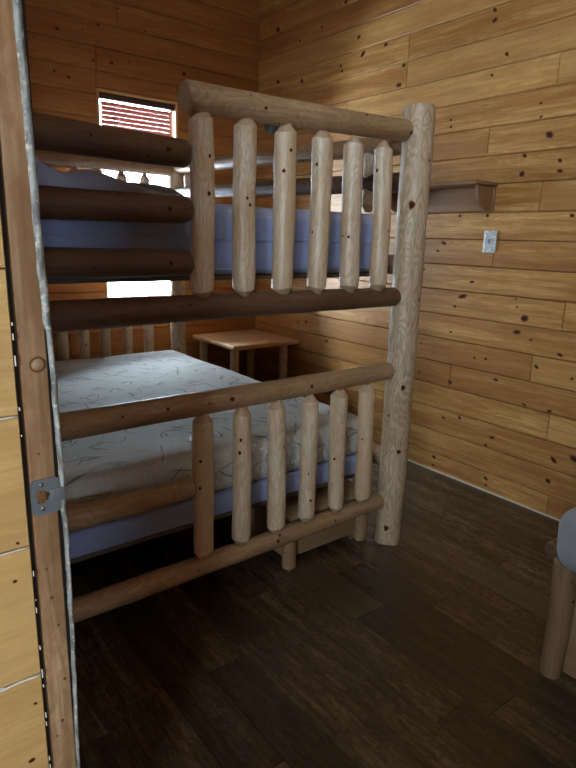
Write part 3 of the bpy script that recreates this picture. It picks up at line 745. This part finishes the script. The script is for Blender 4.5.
# head end
for z, mm, s in ((1.887, 'raillog', 60), (1.30, 'raillog', 61), (.875, 'raillog', 62), (.223, 'raillog', 63)):
    log('head_rail', (XL + .03, YH, z), (XP - .03, YH, z), .045, .043, mm, bed, s, ('cut', 'cut'), auto=5, face=(-.3, -.9, 0))
hx = [.56, .70, .86, 1.025, 1.18, 1.325, 1.475, 1.635, 1.80]
for i, x in enumerate(hx):
    log('head_slat', (x, YH, .29), (x, YH, .80), .036, .036, 'log', bed, 70 + i, ('cone', 'cone'), auto=3, nt=20)
    log('head_slat', (x, YH, 1.375), (x, YH, 1.815), .034, .034, 'log', bed, 90 + i, ('cone', 'cone'), auto=2, nt=20)
# bearers and boards under the mattresses
board('bearer_board', (XL + .06, 1.88, .330), (1.99, 3.86, .348), 'plywood', bed, .004, 'y')
board('bearer_board', (XL + .06, 1.88, 1.292), (1.99, 3.86, 1.308), 'plywood', bed, .004, 'y')

# ------------------------------------------------------------------ mattresses
def leaves(bm, tree, rnd, spots, size, down, mi):
    """stitched sprigs of narrow leaves laid on the skin of the mattress"""
    for (p, nrm) in spots:
        nrm = Vector(nrm); t1 = nrm.orthogonal().normalized(); t2 = nrm.cross(t1)
        th = rnd.uniform(0, 2 * PI); n = rnd.randint(2, 4)
        for k in range(n):
            a = th + rnd.uniform(-1.1, 1.1) + (PI if k == n - 1 and rnd.random() < .4 else 0); L = size * rnd.uniform(.6, 1.3); W = L * rnd.uniform(.022, .045)
            d = t1 * math.cos(a) + t2 * math.sin(a); e = nrm.cross(d); curve = rnd.uniform(-.12, .12) * L
            A = []; B = []
            for i in range(9):
                t = i / 8; c = Vector(p) + d * L * t + e * curve * math.sin(PI * t); wv = W * math.sin(PI * min(1, t * .95 + .03)) ** .8
                for s, lst in ((1, A), (-1, B)):
                    q = c + e * wv * s; h = tree.ray_cast(q + nrm * .12, -nrm, .3)
                    lst.append(h[0] + nrm * .0013 if h[0] is not None else None)
            for i in range(8):
                if None in (A[i], A[i + 1], B[i], B[i + 1]): continue
                f = bm.faces.new([bm.verts.new(v) for v in (A[i], A[i + 1], B[i + 1], B[i])]); f.material_index = mi

def lower_mattress():
    c0, c1 = Vector((.425, 1.862, .447)), Vector((1.945, 3.85, .640))
    def disp(p):
        if p.z > .6: p = p + Vector((0, 0, .006 * noise.noise(Vector((p.x * 3, p.y * 3, 0)))))
        return p
    bm = soft_box_bm(c0, c1, .05, (24, 30, 4), disp)
    tree = BVHTree.FromBMesh(bm); rnd = random.Random(4); spots = []
    for i in range(12):
        for j in range(17):
            spots.append((( .50 + i * .125 + rnd.uniform(-.05, .05), 1.93 + j * .118 + rnd.uniform(-.05, .05), .64), (0, 0, 1)))
    for i in range(14):
        spots.append(((.47 + i * .11, 1.86, .53 + rnd.uniform(-.03, .05)), (0, -1, 0)))
    for i in range(10):
        spots.append(((1.945, 1.95 + i * .19, .54), (1, 0, 0)))
    leaves(bm, tree, rnd, spots, .085, None, 1)
    loc = Vector((1.185, 2.85, .447)); bmesh.ops.translate(bm, verts=bm.verts, vec=-loc)
    o = finish(bm, 'mattress', ['ticking', 'leaf'], None, loc)
    props(o, 'bare white quilted mattress with leaf pattern on the lower bunk', 'mattress')
    # piping
    o2 = None
lower_mattress()
props(soft('box_spring', (.425, 1.868, .349), (1.945, 3.85, .446), .02, 'blue', None, (10, 10, 2)), 'blue covered thin base under the white lower mattress', 'box spring')

def upper_mattress():
    root = thing('mattress', 'mattress with blue fitted cover on the top bunk', 'mattress', (1.19, 2.85, 1.309))
    def disp(p):
        if p.z > 1.5:
            e = max(0, 1 - (p.x - .42) / .75)
            p = p + Vector((0, 0, .12 * e * max(0, 1 - (p.y - 1.85) / 2.2) * (.9 + .5 * noise.noise(Vector((p.x * 7, p.y * 6, 0))))))
            p.z += .006 * noise.noise(Vector((p.x * 5, p.y * 5, 2)))
        elif p.y < 1.9: p = p + Vector((0, .004 * noise.noise(Vector((p.x * 9, p.z * 6, 2))), 0))
        return p
    bm = soft_box_bm((.425, 1.862, 1.309), (1.955, 3.85, 1.562), .045, (34, 20, 8), disp)
    bmesh.ops.translate(bm, verts=bm.verts, vec=-root.location)
    for f in bm.faces:
        if f.calc_center_median().z > .205: f.material_index = 1
    finish(bm, 'mattress_cover', ['blue', 'bluetop'], root, root.location)
    bm = bmesh.new()
    for z in (1.335, 1.44):
        tube(bm, [(x, 1.859, z + .002 * math.sin(x * 9)) for x in [.47 + .0482 * i for i in range(31)]], .0025, 6)
    bmesh.ops.translate(bm, verts=bm.verts, vec=-root.location)
    finish(bm, 'seam_piping', 'blue', root, root.location)
upper_mattress()

def pillow(name, c, sx, sy, h, mat, label, rz=0, tilt=0):
    bm = bmesh.new(); n = 20; top = []; bot = []
    for i in range(n + 1):
        rt = []; rb = []
        for j in range(n + 1):
            u, v = -1 + 2 * i / n, -1 + 2 * j / n
            k = (max(0, (1 - u ** 4) * (1 - v ** 4))) ** .42
            x = u * sx * (1 - .06 * (1 - abs(v)) * abs(u)); y = v * sy * (1 - .06 * (1 - abs(u)) * abs(v))
            wr = noise.noise(Vector((u * 2, v * 2, 1))) * .12
            rt.append(bm.verts.new((x, y, h * k * (1 + wr)))); rb.append(bm.verts.new((x, y, -h * .35 * k)) if 0 < i < n and 0 < j < n else rt[-1])
        top.append(rt); bot.append(rb)
    for i in range(n):
        for j in range(n):
            bm.faces.new((top[i][j], top[i + 1][j], top[i + 1][j + 1], top[i][j + 1]))
            q = (bot[i][j + 1], bot[i + 1][j + 1], bot[i + 1][j], bot[i][j])
            try: bm.faces.new(q)
            except ValueError: pass
    bmesh.ops.recalc_face_normals(bm, faces=bm.faces)
    return props(finish(bm, name, mat, None, c, Quaternion((0, 0, 1), rz)), label, 'pillow')
pillow('pillow', (1.50, 3.55, 1.622), .33, .20, .125, 'pillow', 'dark grey pillow on the top bunk below the window')

# ------------------------------------------------------------------ wooden log-legged box under the bed
box = thing('step_bench', 'low wooden box on short log legs tucked under the foot of the lower bunk', 'step bench', (1.73, 2.0, 0))
for (x, y, s) in ((1.495, 1.862, 1), (1.945, 1.866, 2), (1.495, 2.16, 3), (1.945, 2.16, 4)):
    log('leg', (x, y, 0), (x, y, .24), .033, .031, 'raillog', box, 110 + s, ('cut', 'cut'), auto=0)
board('front_panel', (1.52, 1.868, .035), (1.92, 1.886, .225), 'panel', box, .004, 'x')
board('side_panel', (1.484, 1.89, .035), (1.502, 2.135, .225), 'panel', box, .004, 'y')
board('side_panel', (1.936, 1.89, .035), (1.954, 2.135, .225), 'panel', box, .004, 'y')
board('back_panel', (1.52, 2.15, .035), (1.92, 2.168, .225), 'panel', box, .004, 'x')
board('bench_top', (1.465, 1.83, .240), (1.975, 2.19, .262), 'panel', box, .008, 'x')

# ------------------------------------------------------------------ nightstand
ns = thing('nightstand', 'small square pine nightstand on four log legs in the far corner', 'nightstand', (2.63, 3.93, 0))
board('tabletop', (2.325, 3.63, .617), (2.955, 4.27, .655), 'top', ns, .013, 'x', (4, 4, 1))
for i, (x, y) in enumerate(((2.39, 3.72), (2.39, 4.19), (2.86, 3.72), (2.86, 4.19))):
    log('leg', (x, y, 0), (x, y, .622), .034, .034, 'log', ns, 120 + i, ('cut', 'cut'), auto=2)

# ------------------------------------------------------------------ wall shelf
sh = thing('wall_shelf', 'small brown wooden shelf with rounded bracket on the right wall', 'wall shelf', (XR, 2.45, 1.62))
board('shelf_board', (2.775, 1.975, 1.757), (XR - .001, 2.75, 1.777), 'shelf', sh, .004, 'y')
board('back_board', (XR - .022, 1.985, 1.625), (XR - .001, 2.70, 1.756), 'shelf', sh, .004, 'y')
def bracket(y):
    bm = bmesh.new(); x1 = XR - .023; R = .125; zt = 1.756; pts = [(x1, zt), (x1 - R * 1.12, zt), (x1 - R * 1.12, zt - .012)]
    for k in range(1, 15):
        a = PI / 2 * k / 14; pts.append((x1 - R * 1.12 * math.cos(a), zt - .012 - (R - .005) * math.sin(a)))
    th = .022
    A = [bm.verts.new((p[0] - XR, -th / 2, p[1] - 1.62)) for p in pts]; B = [bm.verts.new((p[0] - XR, th / 2, p[1] - 1.62)) for p in pts]
    bm.faces.new(A); bm.faces.new(B[::-1])
    for k in range(len(pts)): bm.faces.new((A[k], B[k], B[(k + 1) % len(pts)], A[(k + 1) % len(pts)]))
    bmesh.ops.recalc_face_normals(bm, faces=bm.faces)
    bmesh.ops.bevel(bm, geom=bm.edges[:], offset=.0015, segments=1, affect='EDGES')
    return finish(bm, 'bracket', 'shelf', sh, (XR, y, 1.62), smooth=False)
bracket(2.0); bracket(2.66)

# mottled plate on the wall
pt = thing('wall_plate', 'small mottled white and grey embossed plate on the right wall below the shelf', 'wall plate', (XR, 1.99, 1.462))
board('plate', (XR - .009, 1.948, 1.400), (XR - .0005, 2.030, 1.522), 'pearl', pt, .004, 'z', (8, 4, 1))
bm = bmesh.new()
for (r, k0) in ((.020, 0), (.030, 1)):
    tube(bm, [(XR - .0095, 1.99 + r * math.cos(a) * .8, 1.462 + r * math.sin(a) * 1.2) for a in [2 * PI * k / 22 for k in range(23)]], .0022, 6)
for sx in (-1, 1):
    for sz in (-1, 1):
        tube(bm, [(XR - .0095, 1.99 + sx * .026 * (1 - t * .5), 1.462 + sz * (.048 - .012 * math.sin(t * PI))) for t in [i / 8 for i in range(9)]], .002, 6)
finish(bm, 'raised_scroll', 'pearl', pt, (0, 0, 0))
bm = bmesh.new(); soft_box_bm((XR - .013, 1.984, 1.452), (XR - .008, 1.996, 1.474), .002, (1, 1, 1), None, bm); finish(bm, 'toggle', 'metal', pt, (0, 0, 0))

# ------------------------------------------------------------------ second bed at the lower right edge
b2 = thing('log_bed', 'low log bed whose corner leg enters at the lower right edge', 'bed', (2.4, -.2, 0))
log('leg', (1.826, .795, 0), (1.832, .795, .432), .035, .043, 'bedlog', b2, 130, ('cut', 'cut'), auto=2, wob=.06, face=(-1, -.5, 0))
log('leg', (2.90, .795, 0), (2.90, .795, .432), .038, .040, 'bedlog', b2, 131, ('cut', 'cut'), auto=2)
log('leg', (1.83, -1.30, 0), (1.83, -1.30, .432), .038, .040, 'bedlog', b2, 132, ('cut', 'cut'), auto=2)
log('leg', (2.90, -1.30, 0), (2.90, -1.30, .432), .038, .040, 'bedlog', b2, 133, ('cut', 'cut'), auto=2)
log('end_rail', (1.80, .842, .462), (2.93, .842, .462), .026, .026, 'darklog', b2, 134, ('round', 'round'), auto=2)
log('end_rail', (1.752, -1.335, .455), (2.93, -1.335, .455), .027, .027, 'darklog', b2, 135, ('round', 'round'), auto=2)
board('side_panel', (1.850, -1.26, .012), (1.868, .765, .39), 'panel', b2, .003, 'y')
board('bed_base', (1.88, -1.26, .40), (2.93, .765, .430), 'panel', b2, .003, 'y')
props(soft('mattress', (1.728, -1.30, .438), (2.94, .812, .645), .06, 'greybed', None, (14, 14, 4), lambda p: p + Vector((.008 * noise.noise(p * 6), .008 * noise.noise(p * 6 + Vector((9, 0, 0))), 0))), 'pale grey covered mattress corner on the second bed at the right edge', 'mattress')

# ------------------------------------------------------------------ small metal shade in the far corner
lamp = thing('wall_lamp', 'small round silvery metal lamp shade on the right wall near the corner, above the bunk', 'wall lamp', (XR, 3.98, 2.33))
bm = bmesh.new(); cyl(bm, (XR - .001, 3.98, 2.33), (-1, 0, 0), .035, .012, 24, 0, .032); finish(bm, 'wall_rose', 'metal', lamp, (0, 0, 0), angle=.6)
bm = bmesh.new(); tube(bm, [(XR - .01, 3.98, 2.33), (XR - .05, 3.98, 2.335), (XR - .085, 3.97, 2.32)], .007, 8); finish(bm, 'arm', 'metal', lamp, (0, 0, 0))
bm = bmesh.new(); ax = Vector((-.62, -.45, -.62)).normalized(); pa = Vector((XR - .075, 3.972, 2.322)); aa = ax.orthogonal().normalized(); ab = ax.cross(aa)
prof = [(0, .012), (.006, .022), (.03, .034), (.06, .050), (.075, .060), (.077, .060), (.074, .056), (.058, .046), (.03, .030), (.012, .012)]
rg = [[bm.verts.new(pa + ax * d + r * (aa * math.cos(2 * PI * k / 28) + ab * math.sin(2 * PI * k / 28))) for k in range(28)] for d, r in prof]
for A, B in zip(rg, rg[1:]):
    for k in range(28): bm.faces.new((A[k], A[(k + 1) % 28], B[(k + 1) % 28], B[k]))
bm.faces.new(rg[0][::-1]); bm.faces.new(rg[-1])
bmesh.ops.recalc_face_normals(bm, faces=bm.faces)
finish(bm, 'lamp_shade', 'metal', lamp, (0, 0, 0), angle=.6)
